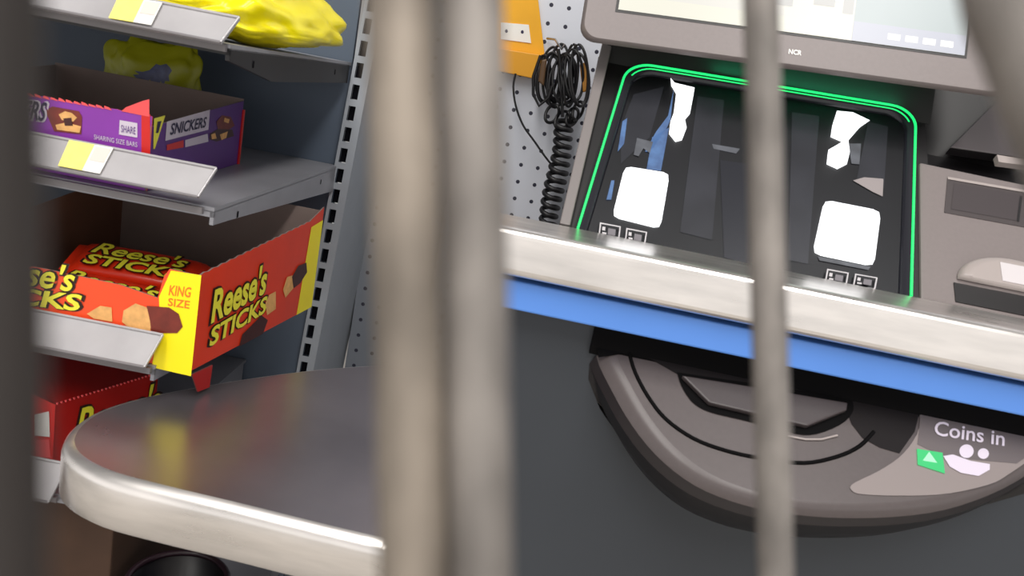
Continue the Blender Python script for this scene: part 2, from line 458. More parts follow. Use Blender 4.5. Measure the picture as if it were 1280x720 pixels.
# big orange box, third shelf (hangs past the end of the shelf)
yf = .003
of = Plane(S, (0, yf, 0), (0, -1, 0))
c0 = of.at(238, 468); zb = .7785
cx = c0.x
cB = V((.026, .229, 0))
oA0, oB0 = V((cx, yf, zb)), V((cB.x, cB.y, zb))
sd = (oB0 - oA0).normalized(); sn = V((sd.y, -sd.x, 0))
osd = Plane(S, oA0, sn)
xl = cx - .182
ob = Thing('candy_display_box', 'large open orange and yellow candy box with wrapped bars inside, on third shelf', 'box', S, ((xl + cx) / 2, .115, zb))
zc = of.at(250, 345).z; zl = of.at(195, 372).z; zll = of.at(45, 337).z
x_n = of.at(197, 372).x; x_m = of.at(212, 338).x
fr_ = card_panel([(xl, yf, zb), (cx, yf, zb), (cx, yf, zc), (x_m, yf, zc + .001), (x_m - .004, yf, zc - .006), (x_n, yf, zl), (of.at(150, 356).x, yf, of.at(150, 356).z), (xl, yf, zll + .003)], (0, .0014, 0), orange, card)
ye = [(196, 372), (213, 338), (252, 345), (239, 471), (193, 459), (205, 415), (228, 412), (222, 395)]
fr_.decal(of, [(199, 371), (214, 338), (252, 344), (239, 470), (190, 459), (200, 400)], yellow, .0004)
fr_.text_on(of, 'KING', (211, 369), (238, 372), (213, 356), letter_o, lift=.0006, bold=.02)
fr_.text_on(of, 'SIZE', (210, 382), (237, 386), (211, 372), letter_o, lift=.0006, bold=.02)
fr_.decal(of, [(153, 402), (155, 388), (170, 379), (184, 384), (190, 402), (188, 416), (160, 408)], wafer, .0007)
fr_.decal(of, [(184, 382), (212, 384), (224, 392), (229, 408), (222, 416), (190, 416), (188, 400)], choc, .0009)
fr_.decal(of, [(109, 392), (126, 382), (140, 384), (141, 402), (118, 398)], wafer, .0007)
fr_.text_on(of, "Reese's", (-30, 347), (92, 365), (-26, 315), lime, brown, lift=.0006, shear=.2, bold=.02)
fr_.text_on(of, 'STICKS', (-40, 373), (101, 389), (-38, 352), lime, brown, lift=.0006, shear=.1, bold=.03)
ob.part('front_panel', fr_)
zBt = .884
# side: perforated top edge rising towards the back corner
def sidept(s, z): return oA0.lerp(oB0, s) * 1.0 + V((0, 0, z - zb))
top = []
for i in range(31):
    s = i / 30 * .86
    zz = zc + (zBt - .006 - zc) * (s / .86) + (.0012 if i % 2 else 0)
    top.append(sidept(s, zz))
top += [sidept(.88, zBt - .004), sidept(1, zBt + .006)]
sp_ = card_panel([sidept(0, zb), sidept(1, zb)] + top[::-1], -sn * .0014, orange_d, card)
sp_.face([sidept(.84, zb) + sn * .0004, sidept(1, zb) + sn * .0004, sidept(1, zBt - .008) + sn * .0004, sidept(.88, zBt - .012) + sn * .0004], yellow)
sp_.text_on(osd, "Reese's", (262, 405), (331, 366), (264, 362), lime, brown, lift=.0006, shear=.18, bold=.03)
sp_.text_on(osd, 'STICKS', (260, 434), (331, 390), (262, 410), lime, brown, lift=.0006, shear=.1, bold=.03)
sp_.decal(osd, [(331, 379), (336, 368), (344, 364), (344, 386), (333, 394)], wafer, .0007)
sp_.decal(osd, [(353, 362), (358, 346), (366, 344), (366, 360), (356, 372)], wafer, .0007)
sp_.decal(osd, [(364, 346), (372, 332), (382, 328), (383, 340), (374, 354), (366, 360)], choc_d, .0009)
sp_.decal(osd, [(298, 433), (302, 418), (326, 394), (334, 400), (328, 417)], choc_d, .0007)
ob.part('side_panel', sp_)
ob.part('side_panel', card_panel([(xl, .229, zb), (xl, yf, zb), (xl, yf, zll + .003), (xl, .05, .868), (xl, .229, .884)], (.0014, 0, 0), orange_d, card_b))
ob.part('back_panel', card_panel([(xl, .229, zb), (xl, .229, .886), (cB.x - .0005, .2285, .886), (cB.x - .0005, .2285, zb)], (0, -.0014, 0), orange_d, card))
ob.part('bottom_panel', MB().box((xl + .002, yf + .002, zb), (cx - .003, .227, zb + .001), card))
fl = MB().decal(osd, [(240, 468), (266, 456), (262, 484), (247, 490)], redb, 0)
fl.face([p for p in reversed([osd.at(240, 468, -.001), osd.at(266, 456, -.001), osd.at(262, 484, -.001), osd.at(247, 490, -.001)])], card)
ob.part('torn_flap', fl)

# wrapped bars inside the orange box
def pack_mesh():
    b = MB(); rings = []
    Lh, Wh = .064, .021
    prof = [(-Lh, .0006, Wh * .92), (-Lh + .007, .0008, Wh * .95), (-Lh + .011, .005, Wh), (-Lh + .02, .0085, Wh), (0, .0095, Wh * 1.02),
            (Lh - .02, .0085, Wh), (Lh - .011, .005, Wh), (Lh - .007, .0008, Wh * .95), (Lh, .0006, Wh * .92)]
    for x, h, w in prof:
        ring = []
        for k in range(16):
            a = 2 * math.pi * k / 16; c, s_ = math.cos(a), math.sin(a)
            ring.append(V((x, w * math.copysign(abs(c) ** .6, c), h * math.copysign(abs(s_) ** .7, s_) + .0095)))
        rings.append(ring)
    b.loft(rings, packet)
    b.outlined("Reese's", (-.043, -.001, .0199), (.084, 0, 0), (0, .016, 0), lime, brown, .0003, .25, .02)
    b.outlined('STICKS', (-.043, -.017, .0199), (.084, 0, 0), (0, .014, 0), lime, brown, .0003, .1, .03)
    return b
pk = pack_mesh().build('candy_bar')
packs = [((-.100, .050, .8020), 22, -3, 'orange wrapped candy bar nearest the front of the orange box'),
         ((-.098, .095, .8190), 24, 3, 'orange wrapped candy bar on top of the pile in the orange box'),
         ((-.098, .050, .7810), 0, 0, 'orange wrapped candy bar lying flat underneath the pile in the orange box'),
         ((-.098, .110, .7990), 8, 0, 'orange wrapped candy bar supporting the top bar in the orange box'),
         ((-.096, .100, .7800), 0, 2, 'orange wrapped candy bar at the bottom middle of the orange box')]
for i, (l, tilt, yaw, lab) in enumerate(packs):
    o = pk if i == 0 else pk.copy()
    if i: col.objects.link(o)
    o.location = S.W(l); o.rotation_euler = (math.radians(tilt), 0, math.radians(S.deg + yaw))
    o['label'] = lab; o['category'] = 'candy bar'; o['group'] = 'wrapped candy bars in the orange box'

# red box on the fourth shelf
zr = .712; zb4 = .646
tp = Plane(S, (0, 0, zr), (0, 0, 1))
r0, r1 = tp.at(70, 505), tp.at(198, 466)
dv = (r1 - r0).normalized(); nv = V((dv.y, -dv.x, 0)); lv = -nv
w4 = .15
def R4(s, t, z): q = r0 + dv * s + lv * t; return V((q.x, q.y, z))
ln = (r1 - r0).length
if R4(0, 0, 0).y < .006: pass
rb = Thing('candy_display_box', 'closed red candy box with perforated lid on the lowest visible shelf', 'box', S, tuple(R4(ln / 2, w4 / 2, zb4)))
frp = Plane(S, r0, -dv); rsp = Plane(S, r0, nv)
f4 = MB().prism([R4(0, 0, zb4), R4(0, 0, zr), R4(0, w4, zr), R4(0, w4, zb4)], dv * .001, redm)
f4.decal(frp, [(44, 518), (62, 514), (63, 546), (44, 544)], tag_w, .0005)
f4.decal(frp, [(44, 550), (62, 549), (64, 572), (46, 570)], pink, .0005)
rb.part('front_panel', f4)
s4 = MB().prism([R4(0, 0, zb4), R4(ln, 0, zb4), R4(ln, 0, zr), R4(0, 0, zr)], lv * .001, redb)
s4.outlined("Reese's", R4(.020, 0, zb4 + .020), dv * .095, V((0, 0, .036)), lime, brown, .0005, .25, .02)
rb.part('side_panel', s4)
t4 = MB().prism([R4(0, 0, zr), R4(ln, 0, zr), R4(ln, w4, zr), R4(0, w4, zr)], (0, 0, -.001), redb)
for i in range(26):
    s0 = ln * (i + .3) / 27
    t4.box(tuple(R4(s0, .0, zr) - V((.0008, .0008, .0006))), tuple(R4(s0, .0, zr) + V((.0008, .0008, .0009))), pink)
rb.part('top_panel', t4)
rb.part('back_panel', MB().prism([R4(ln, 0, zb4), R4(ln, w4, zb4), R4(ln, w4, zr), R4(ln, 0, zr)], dv * -.001, redb))
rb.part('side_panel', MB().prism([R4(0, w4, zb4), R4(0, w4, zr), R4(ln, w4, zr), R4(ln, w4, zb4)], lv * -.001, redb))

# carton and tub on the bottom shelf
cb = Thing('cardboard_carton', 'plain brown cardboard carton on the dim bottom shelf', 'box', S, (-.25, .16, .47))
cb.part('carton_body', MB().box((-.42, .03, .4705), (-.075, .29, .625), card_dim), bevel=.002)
cb.part('tape_strip', MB().box((-.42, .15, .625), (-.075, .19, .6255), mat('packing_tape', (150, 110, 70), .3)))
tb = Thing('plastic_tub', 'black plastic tub with plum rim on the bottom shelf', 'tub', S, (-.018, .045, .47))
def circ(cx_, cy_, r, z, n=36): return [V((cx_ + r * math.cos(2 * math.pi * k / n), cy_ + r * math.sin(2 * math.pi * k / n), z)) for k in range(n)]
tb.part('tub_body', MB().loft([circ(-.018, .045, .036, .4705), circ(-.018, .045, .045, .548), circ(-.018, .045, .043, .548), circ(-.018, .045, .033, .475)], tub_m))
tb.part('tub_rim', MB().tube(circ(-.018, .045, .0445, .549), .003, tub_rim, 8, close=True))

# candy bags
def bag(name, label, c, half, seed, m, patch=None, rot=(0, 0, 0), group=None):
    bm = bmesh.new(); bmesh.ops.create_icosphere(bm, subdivisions=5, radius=1)
    sv = V((seed * 3.1, seed * 1.7, seed * .9)); R_ = Matrix.Rotation(rot[2], 3, 'Z') @ Matrix.Rotation(rot[0], 3, 'X') @ Matrix.Rotation(rot[1], 3, 'Y')
    for v in bm.verts:
        p = v.co.copy()
        q = V((math.copysign(abs(p.x) ** .55, p.x), math.copysign(abs(p.y) ** .6, p.y), p.z))
        e = max(abs(q.x), abs(q.y))
        q.z *= (1 - .6 * max(0, e - .5) / .5)
        if rot[0] < 1 and q.z < 0: q.z *= .35
        d = noise.noise(q * 1.3 + sv) * .24 + abs(noise.noise(q * 2.3 + sv)) * .22 - .06 + abs(noise.noise(q * 4.5 + sv)) * .06
        q *= 1 + d
        v.co = R_ @ V((q.x * half[0], q.y * half[1], q.z * half[2]))
    me = bpy.data.meshes.new(name); bm.to_mesh(me); bm.free()
    lo = min(v.co.z for v in me.vertices)
    for v in me.vertices: v.co.z -= lo
    me.materials.append(m)
    for p in me.polygons: p.use_smooth = True
    if patch:
        me.materials.append(patch[0])
        for p in me.polygons:
            cc = p.center
            for (a, b_, c_, r) in patch[1]:
                if ((cc - V((a, b_, c_))).length) < r: p.material_index = 1
    o = bpy.data.objects.new(name, me); col.objects.link(o)
    o.location = S.W(c); o.rotation_euler = (0, 0, math.radians(S.deg))
    o['label'] = label; o['category'] = 'candy bag'
    if group: o['group'] = group
    return o
bag('candy_bag', 'crumpled bright yellow candy bag at the right end of the top shelf', (-.052, .145, 1.0402), (.070, .115, .046), 3, bag_y, (bag_patch, [(.012, -.085, .035, .016), (.03, -.06, .03, .012), (-.03, -.09, .028, .01)]), (.02, .06, -.12))
bag('candy_bag', 'yellow candy bag lying further left on the top shelf', (-.225, .13, 1.0402), (.07, .10, .026), 9, bag_y, (bag_patch, [(.0, -.08, .03, .012)]))
bag('candy_bag', 'olive yellow candy bag standing in shadow behind the purple box', (-.200, .290, .9172), (.052, .052, .014), 5, bag_g, (bag_blue, [(.016, -.03, .075, .024), (.0, -.03, .068, .02)]), (1.45, 0, .1))

# ------------------------------------------------------------------ checkout cabinet, steel counter
cbt = Thing('checkout_cabinet', 'slate grey laminate cabinet under the steel checkout counter', 'cabinet', K, (.3, .25, 0))
cbt.part('cabinet_body', MB().box((-.03, .04, .06), (.8, .37, .889), slate), bevel=.003)
cbt.part('toe_kick', MB().box((-.01, .08, 0), (.78, .36, .06), black))
ct = Thing('checkout_counter', 'stainless steel checkout countertop with blue trim below its front edge', 'counter', K, (.3, .2, .914))
b = MB()
ct.part('steel_top', b.box((-.045, 0, .917), (.82, .066, .952), steel), bevel=.006, seg=4)
ct.part('blue_trim', MB().box((-.035, .012, .890), (.81, .032, .912), blue), bevel=.0015)
ct.part('shadow_gap', MB().box((-.034, .033, .8895), (.81, .066, .917), blackm))

# ------------------------------------------------------------------ left bagging counter
bc = Thing('bagging_counter', 'stainless steel counter with rounded corner in front of the candy shelving', 'counter', K, (-.15, .0, .71))
out = [(-.032, -.107), (-.08, -.106), (-.14, -.104), (-.19, -.103), (-.232, -.100), (-.262, -.089), (-.281, -.072), (-.291, -.050), (-.294, -.026), (-.290, -.002),
       (-.279, .024), (-.26, .055), (-.228, .10), (-.185, .152), (-.14, .196), (-.12, .21), (-.032, .21)]
out = smoothline(out[:-1], 60) + [out[-1]]
cen = V((-.13, .03, 0))
def inset(d, z):
    r = []; n = len(out)
    for i in range(n):
        p, a, c = V((*out[i], 0)), V((*out[i - 1], 0)), V((*out[(i + 1) % n], 0))
        t1 = (p - a).normalized(); t2 = (c - p).normalized(); nn = V((t1.y + t2.y, -(t1.x + t2.x), 0))
        nn = nn.normalized() if nn.length > 1e-6 else V((0, 0, 0))
        if nn.dot(cen - p) < 0: nn = -nn
        q = p + nn * d; r.append(V((q.x, q.y, z)))
    return r
rings = [inset(.012, .709), inset(.003, .7092), inset(.0, .712), inset(.0, .741), inset(.0012, .7455), inset(.004, .7485), inset(.008, .75)]
tb_ = MB(); tb_.loft(rings, steel, True, True, False)
bc.part('rim', tb_)
tt = MB(); tt.raw(inset(.008, .75), [tuple(range(len(out)))[::-1]], steel_top)
bc.part('steel_top', tt)
bc.part('support_post', MB().box((-.07, .05, 0), (-.035, .12, .709), slate))

# ------------------------------------------------------------------ self checkout machine
mk = Thing('self_checkout_machine', 'grey and black self checkout with green-lit scanner, touchscreen and coin unit', 'self checkout', K, (.2, .2, .952))
# scanner housing
SC = Plane(K, (0, .068, .951), (0, -.7, .7))
tilt = V((0, .70711, .70711)); sN = V((0, -.70711, .70711)); ux = V((1, 0, 0))
s0 = V((0, .069, .952))
def P(u, v, d=0): return s0 + ux * u + tilt * v + sN * d
hb = MB()
prof = [(.062, .952), (.210, 1.100), (.34, 1.14), (.36, .952)]
hb.prism([(.044, y, z) for y, z in prof], (-.0001, 0, 0), black)
hb = MB()
hb.prism([P(.034, -.002, -.004), P(.335, -.002, -.004), P(.335, .206, -.004), P(.034, .199, -.004)], (0, .04, -.028), black)
hb.prism([(.040, .10, .892), (.040, .10, .952), (.040, .217, 1.06), (.040, .25, 1.125), (.040, .36, 1.15), (.040, .36, .892)], (.62, 0, 0), black)
hb.prism([(.040, .2085, 1.086), (.040, .232, 1.15), (.040, .25, 1.15), (.040, .25, 1.086)], (.30, 0, 0), mat('glow_catching_wall', (34, 32, 33), .7))  # last face added to catch the green strip's glow
hsg = mk.part('scanner_housing', hb)
ge = MB().prism([P(.031, -.002, .003), P(.0395, -.002, .003), P(.0445, .225, .003), P(.035, .225, .003)], -sN * .035, grey_edge)
mk.sub('edge_strip', ge, hsg, bevel=.001)
# rounded window outline
def rrect(u0, u1, v0, v1, r, d, n=8, taper=.0):
    pts = []
    for (cu, cv, a0) in ((u1 - r, v0 + r * .1, -90), (u1 - r, v1 - r, 0), (u0 + r, v1 - r, 90), (u0 + r, v0 + r * .1, 180)):
        for k in range(n + 1):
            a = math.radians(a0 + 90 * k / n); rr = r if cv > (v0 + v1) / 2 else r * .1
            u = cu + (r if rr == r else r) * math.cos(a) * (1 if rr == r else 1); v = cv + rr * math.sin(a)
            f = (v - v0) / (v1 - v0)
            pts.append(P(u + taper * f, v * (1 + .05 * (u - .05) / .26), d))
    return pts
U0, U1, V1 = .046, .309, .193
fr = MB()
outer = rrect(U0 - .002, U1 + .002, -.004, V1 + .003, .024, .0015, taper=.016); inner = rrect(U0 + .006, U1 - .006, -.004, V1 - .006, .018, .0015, taper=.016)
inn2 = rrect(U0 + .008, U1 - .008, -.004, V1 - .008, .018, -.004, taper=.016)
fr.loft([outer, inner, inn2], mat('window_bezel', (40, 40, 46), .2), True, False, False)
mk.sub('window_bezel', fr, hsg)
# cavity behind the glass
cav = MB()
back = rrect(U0 + .008, U1 - .008, -.004, V1 - .008, .018, -.0032, taper=.016)
cav.raw(back, [tuple(range(len(back)))], cav_d)
CP = Plane(K, P(0, 0, -.0028), sN)
def cdec(pts, m, l=0.): cav.decal(CP, pts, m, l)
cdec([(792, 118), (830, 108), (812, 172), (802, 180), (776, 205), (776, 160)], cav_g)
cdec([(872, 120), (905, 125), (890, 300), (850, 290)], cav_g)
cdec([(900, 200), (935, 205), (935, 330), (905, 322)], mat('cavity_mid', (38, 38, 44), .3))
cdec([(990, 140), (1024, 145), (1010, 330), (985, 325)], cav_g)
cdec([(1085, 152), (1110, 158), (1105, 235), (1070, 228)], cav_g)
cdec([(890, 180), (925, 186), (920, 192), (892, 186)], led_g, .0001)
mk.sub('scanner_cavity', cav, hsg)
ld = MB()
def rq(pts, m, pl=CP, l=.0006, r=.14, b=None):
    """quad with softened corners"""
    ps = [V((*p, 0)) for p in pts]; o = []
    for i in range(4):
        p, a, c = ps[i], ps[i - 1], ps[(i + 1) % 4]
        for t in (0, .5, 1):
            q0 = p.lerp(a, r); q1 = p.lerp(c, r); mm = p.lerp((q0 + q1) / 2, .45)
            o.append((q0 if t == 0 else mm if t == .5 else q1)[:2])
    (b or ld).decal(pl, o, m, l)
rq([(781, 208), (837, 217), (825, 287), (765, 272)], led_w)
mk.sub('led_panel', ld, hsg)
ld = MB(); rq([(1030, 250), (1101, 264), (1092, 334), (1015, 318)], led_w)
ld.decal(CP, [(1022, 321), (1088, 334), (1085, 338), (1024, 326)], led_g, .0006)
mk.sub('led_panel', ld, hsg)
mk.sub('mirror_reflection', MB().decal(CP, [(838, 98), (843, 104), (868, 110), (866, 122), (862, 143), (856, 150), (858, 160), (852, 176), (844, 178), (836, 168), (838, 152), (842, 142), (845, 118), (839, 108)], led_w, .0006), hsg)  # flat glowing shapes paint LED reflections off the inner mirrors
mk.sub('mirror_reflection', MB().decal(CP, [(842, 112), (835, 145), (820, 165), (806, 190), (812, 190), (830, 168), (838, 150)], led_b, .0005), hsg)
mk.sub('mirror_reflection', MB().decal(CP, [(815, 172), (836, 160), (832, 182), (826, 214), (808, 212), (812, 190)], led_b, .0005), hsg)
mk.sub('mirror_reflection', MB().decal(CP, [(796, 173), (816, 178), (812, 192), (804, 186), (798, 196), (792, 194)], led_g, .0007), hsg)
mk.sub('mirror_reflection', MB().decal(CP, [(778, 152), (784, 148), (780, 180), (772, 190)], led_b, .0005), hsg)
mk.sub('mirror_reflection', MB().decal(CP, [(764, 226), (768, 226), (764, 250), (758, 250)], led_b, .0005), hsg)
mk.sub('mirror_reflection', MB().decal(CP, [(1046, 139), (1066, 141), (1087, 151), (1074, 160), (1060, 176), (1052, 178), (1038, 172), (1040, 158)], led_w, .0006), hsg)
mk.sub('mirror_reflection', MB().decal(CP, [(1052, 178), (1060, 176), (1062, 190), (1058, 206), (1046, 212), (1033, 206), (1035, 188)], led_w, .0006), hsg)
mk.sub('mirror_reflection', MB().decal(CP, [(1060, 180), (1076, 180), (1074, 206), (1064, 205)], led_g, .0006), hsg)
mk.sub('mirror_reflection', MB().decal(CP, [(1066, 226), (1080, 222), (1104, 224), (1103, 246), (1090, 240)], taupe_l, .0005), hsg)
# pictograms etched low on the glass
GP = Plane(K, P(0, 0, .0004), sN)
for q in ([(750, 278), (776, 283), (774, 301), (748, 296)], [(783, 285), (809, 290), (806, 308), (781, 302)], [(1034, 336), (1061, 341), (1058, 358), (1031, 353)], [(1069, 342), (1097, 347), (1094, 362), (1066, 358)]):
    pc = MB(); c = (sum(p[0] for p in q) / 4, sum(p[1] for p in q) / 4)
    qi = [(c[0] + (x - c[0]) * .88, c[1] + (y - c[1]) * .84) for x, y in q]
    for i in range(4):
        j = (i + 1) % 4
        pc.decal(GP, [q[i], q[j], qi[j], qi[i]], pict_m, .0001)
    def sub_q(a0, a1, b0, b1):
        f = lambda a, b_: tuple((q[0][k] * (1 - a) + q[1][k] * a) * (1 - b_) + (q[3][k] * (1 - a) + q[2][k] * a) * b_ for k in (0, 1))
        return [f(a0, b0), f(a1, b0), f(a1, b1), f(a0, b1)]
    pc.decal(GP, sub_q(.14, .28, .25, .5), pict_m, .0001)
    pc.decal(GP, sub_q(.42, .78, .28, .72), mat('pictogram_dim', (110, 106, 112), .5), .0001)
    pc.decal(GP, sub_q(.16, .36, .62, .74), pict_m, .0001)
    mk.sub('pictogram', pc, hsg)
gl = MB(); gq = rrect(U0 + .006, U1 - .006, -.004, V1 - .006, .018, -.0002, taper=.016)
gl.raw(gq, [tuple(range(len(gq)))], glass_m)
mk.sub('scanner_glass', gl, hsg)
# green light strip (open at the bottom)
ls = MB()
path = rrect(U0, U1, -.004, V1, .022, .0022, taper=.016)[9:27]
path = [P(U1, -.003, .0022)] + path + [P(U0, -.003, .0022)]
ls.tube(path, .0011, green_e, 8)
path2 = rrect(U0 + .0045, U1 - .0045, -.004, V1 - .0038, .02, .0018, taper=.016)[11:25]
ls.tube(path2, .0006, green_e, 6)
mk.part('light_strip', ls)

# right-hand banknote panel in the same slope
bp_ = MB()
bp_.prism([P(.318, -.002, -.001), P(.62, -.002, -.001), P(.62, .135, -.001), P(.326, .142, -.001)], -sN * .02, taupe)
pnl = mk.part('banknote_panel', bp_, bevel=.002)
BP = Plane(K, P(0, 0, -.001), sN)
sl = MB()
so = [(1184, 223), (1300, 243), (1300, 288), (1180, 266)]
sl.prism([BP.at(*p, .0006) for p in so], -sN * .0004, taupe_d)
si = [(1192, 230), (1276, 245), (1272, 277), (1188, 262)]
sl.decal(BP, si, mat('slot_dark', (62, 55, 57), .4), .0009)
sl.decal(BP, [(1274, 246), (1277, 246), (1273, 278), (1270, 277)], black, .0012)
sl.decal(BP, [(1184, 222), (1300, 242), (1300, 245), (1184, 225)], taupe_l, .0012)
mk.sub('note_slot', sl, pnl)
dm = MB()
dc = V((.395, 0, 0)); rings = []
for k, (h, sc) in enumerate(((0, 1.0), (.003, .98), (.0055, .92), (.006, .8))):
    ring = []
    for i in range(33):
        a = math.pi * i / 32
        ring.append(P(.392 + .044 * sc * math.cos(a), .024 + .028 * sc * math.sin(a), h))
    rings.append(ring)
dm.loft(rings, taupe_l, True, False, True)
dome = mk.sub('receipt_bezel', dm, pnl)
rp = MB().prism([P(.380, .026, .0066), P(.42, .026, .0066), P(.42, .044, .0066), P(.380, .044, .0066)], -sN * .002, mat('lit_paper', (200, 194, 196), .5))
mk.sub('receipt_paper', rp, pnl)
mk.sub('lower_shade_strip', MB().prism([P(.345, .002, .0), P(.60, .002, .0), P(.60, .022, .0), P(.345, .020, .0)], -sN * .001, black), pnl)  # black strip painting the shade below the receipt bezel
# printer cover wedge above the panel
wp = Plane(K, P(0, 0, -.001), sN)
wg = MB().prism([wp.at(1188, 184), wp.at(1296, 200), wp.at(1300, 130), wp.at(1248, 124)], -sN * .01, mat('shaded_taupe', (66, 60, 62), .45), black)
mk.part('printer_cover', wg, bevel=.001)
lb = MB().prism([wp.at(1243, 197, .004), wp.at(1290, 205, .004), wp.at(1290, 212, .004), wp.at(1245, 206, .004)], -sN * .006, taupe_l)
mk.part('printer_lip', lb)

# monitor, hung forward over the scanner
ra = math.radians(2.9)
mu = V((math.cos(ra), 0, math.sin(ra))); mv = V((-math.sin(ra) * .94, .34, .94 * math.cos(ra))).normalized(); mn = mu.cross(mv).normalized()
m0 = V((.014, .158, 1.0985))
def Q(u, v, d=0): return m0 + mu * u + mv * v + mn * d
MW, MH = .362, .29
bz = MB()
r = .014; rim = []
for cu, cv, a0 in ((r, r, 180), (MW - r, r, 270), (MW - r, MH - r, 0), (r, MH - r, 90)):
    for k in range(7):
        a = math.radians(a0 + 90 * k / 6); rim.append((cu + r * math.cos(a), cv + r * math.sin(a)))
def sc(f, d): return [Q(MW / 2 + (u - MW / 2) * (MW / 2 - f) / (MW / 2), MH / 2 + (v - MH / 2) * (MH / 2 - f) / (MH / 2), d) for u, v in rim]
bz.loft([[p + mv * .024 for p in sc(.02, -.055)], [p + mv * .005 for p in sc(.0, -.012)], sc(0, -.004), sc(.003, 0)], taupe, True, True, True)
bz_o = mk.part('monitor', bz)
MP = Plane(K, Q(0, 0, 0), mn)
scn_ = MB()
su0, su1, sv0, sv1 = .030, .322, .0305, .26
def SQ(a0, a1, b0, b1, m, l): 
    f = lambda a, b_: Q(su0 + (su1 - su0) * a, sv0 + (sv1 - sv0) * b_, l)
    scn_.face([f(a0, b0), f(a1, b0), f(a1, b1), f(a0, b1)], m)
SQ(-.008, 1.008, -.01, 1.01, black, .0003)
SQ(0, 1, 0, 1, scr_a, .0006)
SQ(0, .64, .0, .06, scr_b, .0009)
SQ(.68, 1, 0, 1, scr_c, .0009); SQ(.68, 1, 0, .075, scr_d, .0011)
SQ(.645, .675, .10, .9, scr_e, .0009); SQ(.34, .635, .14, .9, scr_a, .0010); SQ(.56, .62, .12, .16, scr_e, .0012)
SQ(.44, .50, .10, .2, scr_e, .0011); SQ(.02, .3, .1, .13, scr_e, .0011)
for a in (.78, .83, .88, .93): SQ(a, a + .035, .022, .045, tag_w, .0013)
mk.sub('screen', scn_, bz_o)
lg = MB().text('NCR', Q(.178, .0115, 0), mu * .011, mv * .0045, tag_w, .0004, 0, .03)
mk.sub('maker_mark', lg, bz_o)
ar = MB().prism([(.05, .27, 1.16), (.05, .35, 1.152), (.05, .35, 1.25), (.05, .29, 1.25)], (.28, 0, 0), mat('underside_plastic', (60, 58, 58), .5))
mk.part('monitor_arm', ar)

# coin unit: rounded chin below the blue trim
CN = V((0, -.6, .8)); CPn = Plane(K, (0, .040, .872), CN)
oline = [(738, 416), (744, 445), (760, 478), (780, 514), (806, 550), (836, 580), (872, 605), (915, 623), (960, 635), (1010, 642), (1060, 645), (1120, 644), (1180, 637), (1232, 622), (1280, 600), (1328, 566), (1372, 515), (1400, 470)]
ol = [q for q in (CPn.at(*p) for p in smoothline(oline)) if q.y <= .0394]
mid = (ol[0] + ol[-1]) / 2
tp_ = CN * .014
def ringc(s, d): return [mid + (p - mid) * s + CN * d for p in ol]
ch = MB()
rr = [ringc(.90, .0), ringc(.93, -.0008), ringc(.955, -.003), ringc(.98, -.008), ringc(1.0, -.018), ringc(.99, -.034), ringc(.93, -.056), ringc(.8, -.075)]
def fitback(r): return [V((p.x, min(p.y, .0396), p.z)) for p in r]
rr = [fitback(r_) for r_ in rr]
ch.loft(rr[:4], chin_m, True, False, False, closed=False)
ch.loft(rr[3:5], chin_shade, True, False, False, closed=False)
ch.loft(rr[4:], black, True, False, False, closed=False)  # black here paints the shade beneath the chin
ch.raw(rr[0], [tuple(range(len(rr[0])))], chin_m)
cn = Thing('coin_unit', 'rounded grey coin unit with lit green arrow on the cabinet front below the blue trim', 'coin unit', K, (.22, .0396, .76))
chin = cn.part('bowl_body', ch)
for p in ol: pass
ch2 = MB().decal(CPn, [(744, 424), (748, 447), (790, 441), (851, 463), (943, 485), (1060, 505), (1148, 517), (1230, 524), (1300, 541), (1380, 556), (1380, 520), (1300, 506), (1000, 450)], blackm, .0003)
cn.sub('painted_upper_shade', ch2, chin)  # flat black shape painting the shade across the chin's top
cn.part('top_shade_slab', MB().box((.074, .034, .862), (.6, .0396, .8895), blackm))  # black slab standing for the shade under the blue trim
gr = MB()
gl_ = smoothline([(786, 440), (794, 466), (810, 496), (832, 524), (866, 548), (905, 563), (950, 573), (1004, 579), (1046, 571), (1074, 558), (1092, 540)], 40)
gr.tube([CPn.at(*p, .0003) for p in gl_], .0015, blackm, 8)
gr.tube([CPn.at(*p, .0003) for p in [(786, 440), (860, 452), (940, 470), (1040, 492), (1120, 510)]], .0015, taupe_d, 8)
cn.sub('bowl_groove', gr, chin)
cu = MB()
cup = smoothline([(846, 466), (852, 484), (866, 504), (888, 516), (930, 526), (990, 542), (1020, 543), (1052, 530), (1066, 514), (1064, 498)], 30)
cu.face([CPn.at(*p, .0008) for p in cup], blackm)
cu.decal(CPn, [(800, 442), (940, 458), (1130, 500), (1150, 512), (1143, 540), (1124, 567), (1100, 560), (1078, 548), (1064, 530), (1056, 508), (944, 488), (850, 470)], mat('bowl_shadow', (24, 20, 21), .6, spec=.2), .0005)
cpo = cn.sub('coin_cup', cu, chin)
flp = MB().prism([CPn.at(*p, .006) for p in [(850, 474), (884, 508), (1006, 537), (1055, 517), (1056, 508), (944, 489)]], -CN * .005, taupe_d)
cn.sub('cup_flap', flp, chin, bevel=.0012)
cn.sub('cup_lip', MB().tube([CPn.at(*p, .001) for p in [(985, 546), (1006, 550), (1026, 550), (1046, 545)]], .0009, taupe_l, 6), chin)
cp2 = MB()
pl_ = smoothline([(1149, 514), (1147, 540), (1128, 568), (1100, 588), (1066, 605), (1064, 613), (1076, 618), (1120, 620), (1180, 618), (1236, 606), (1262, 592), (1290, 572), (1310, 552), (1300, 538), (1225, 522)], 50)
cp2.face([CPn.at(*p, .0006) for p in pl_][::-1], coin_l)
cp2.decal(CPn, [(1150, 515), (1224, 523), (1300, 540), (1308, 554), (1270, 580), (1180, 572), (1146, 556), (1148, 540)], coin_m, .0009)
pan = cn.sub('coin_panel', cp2, chin)
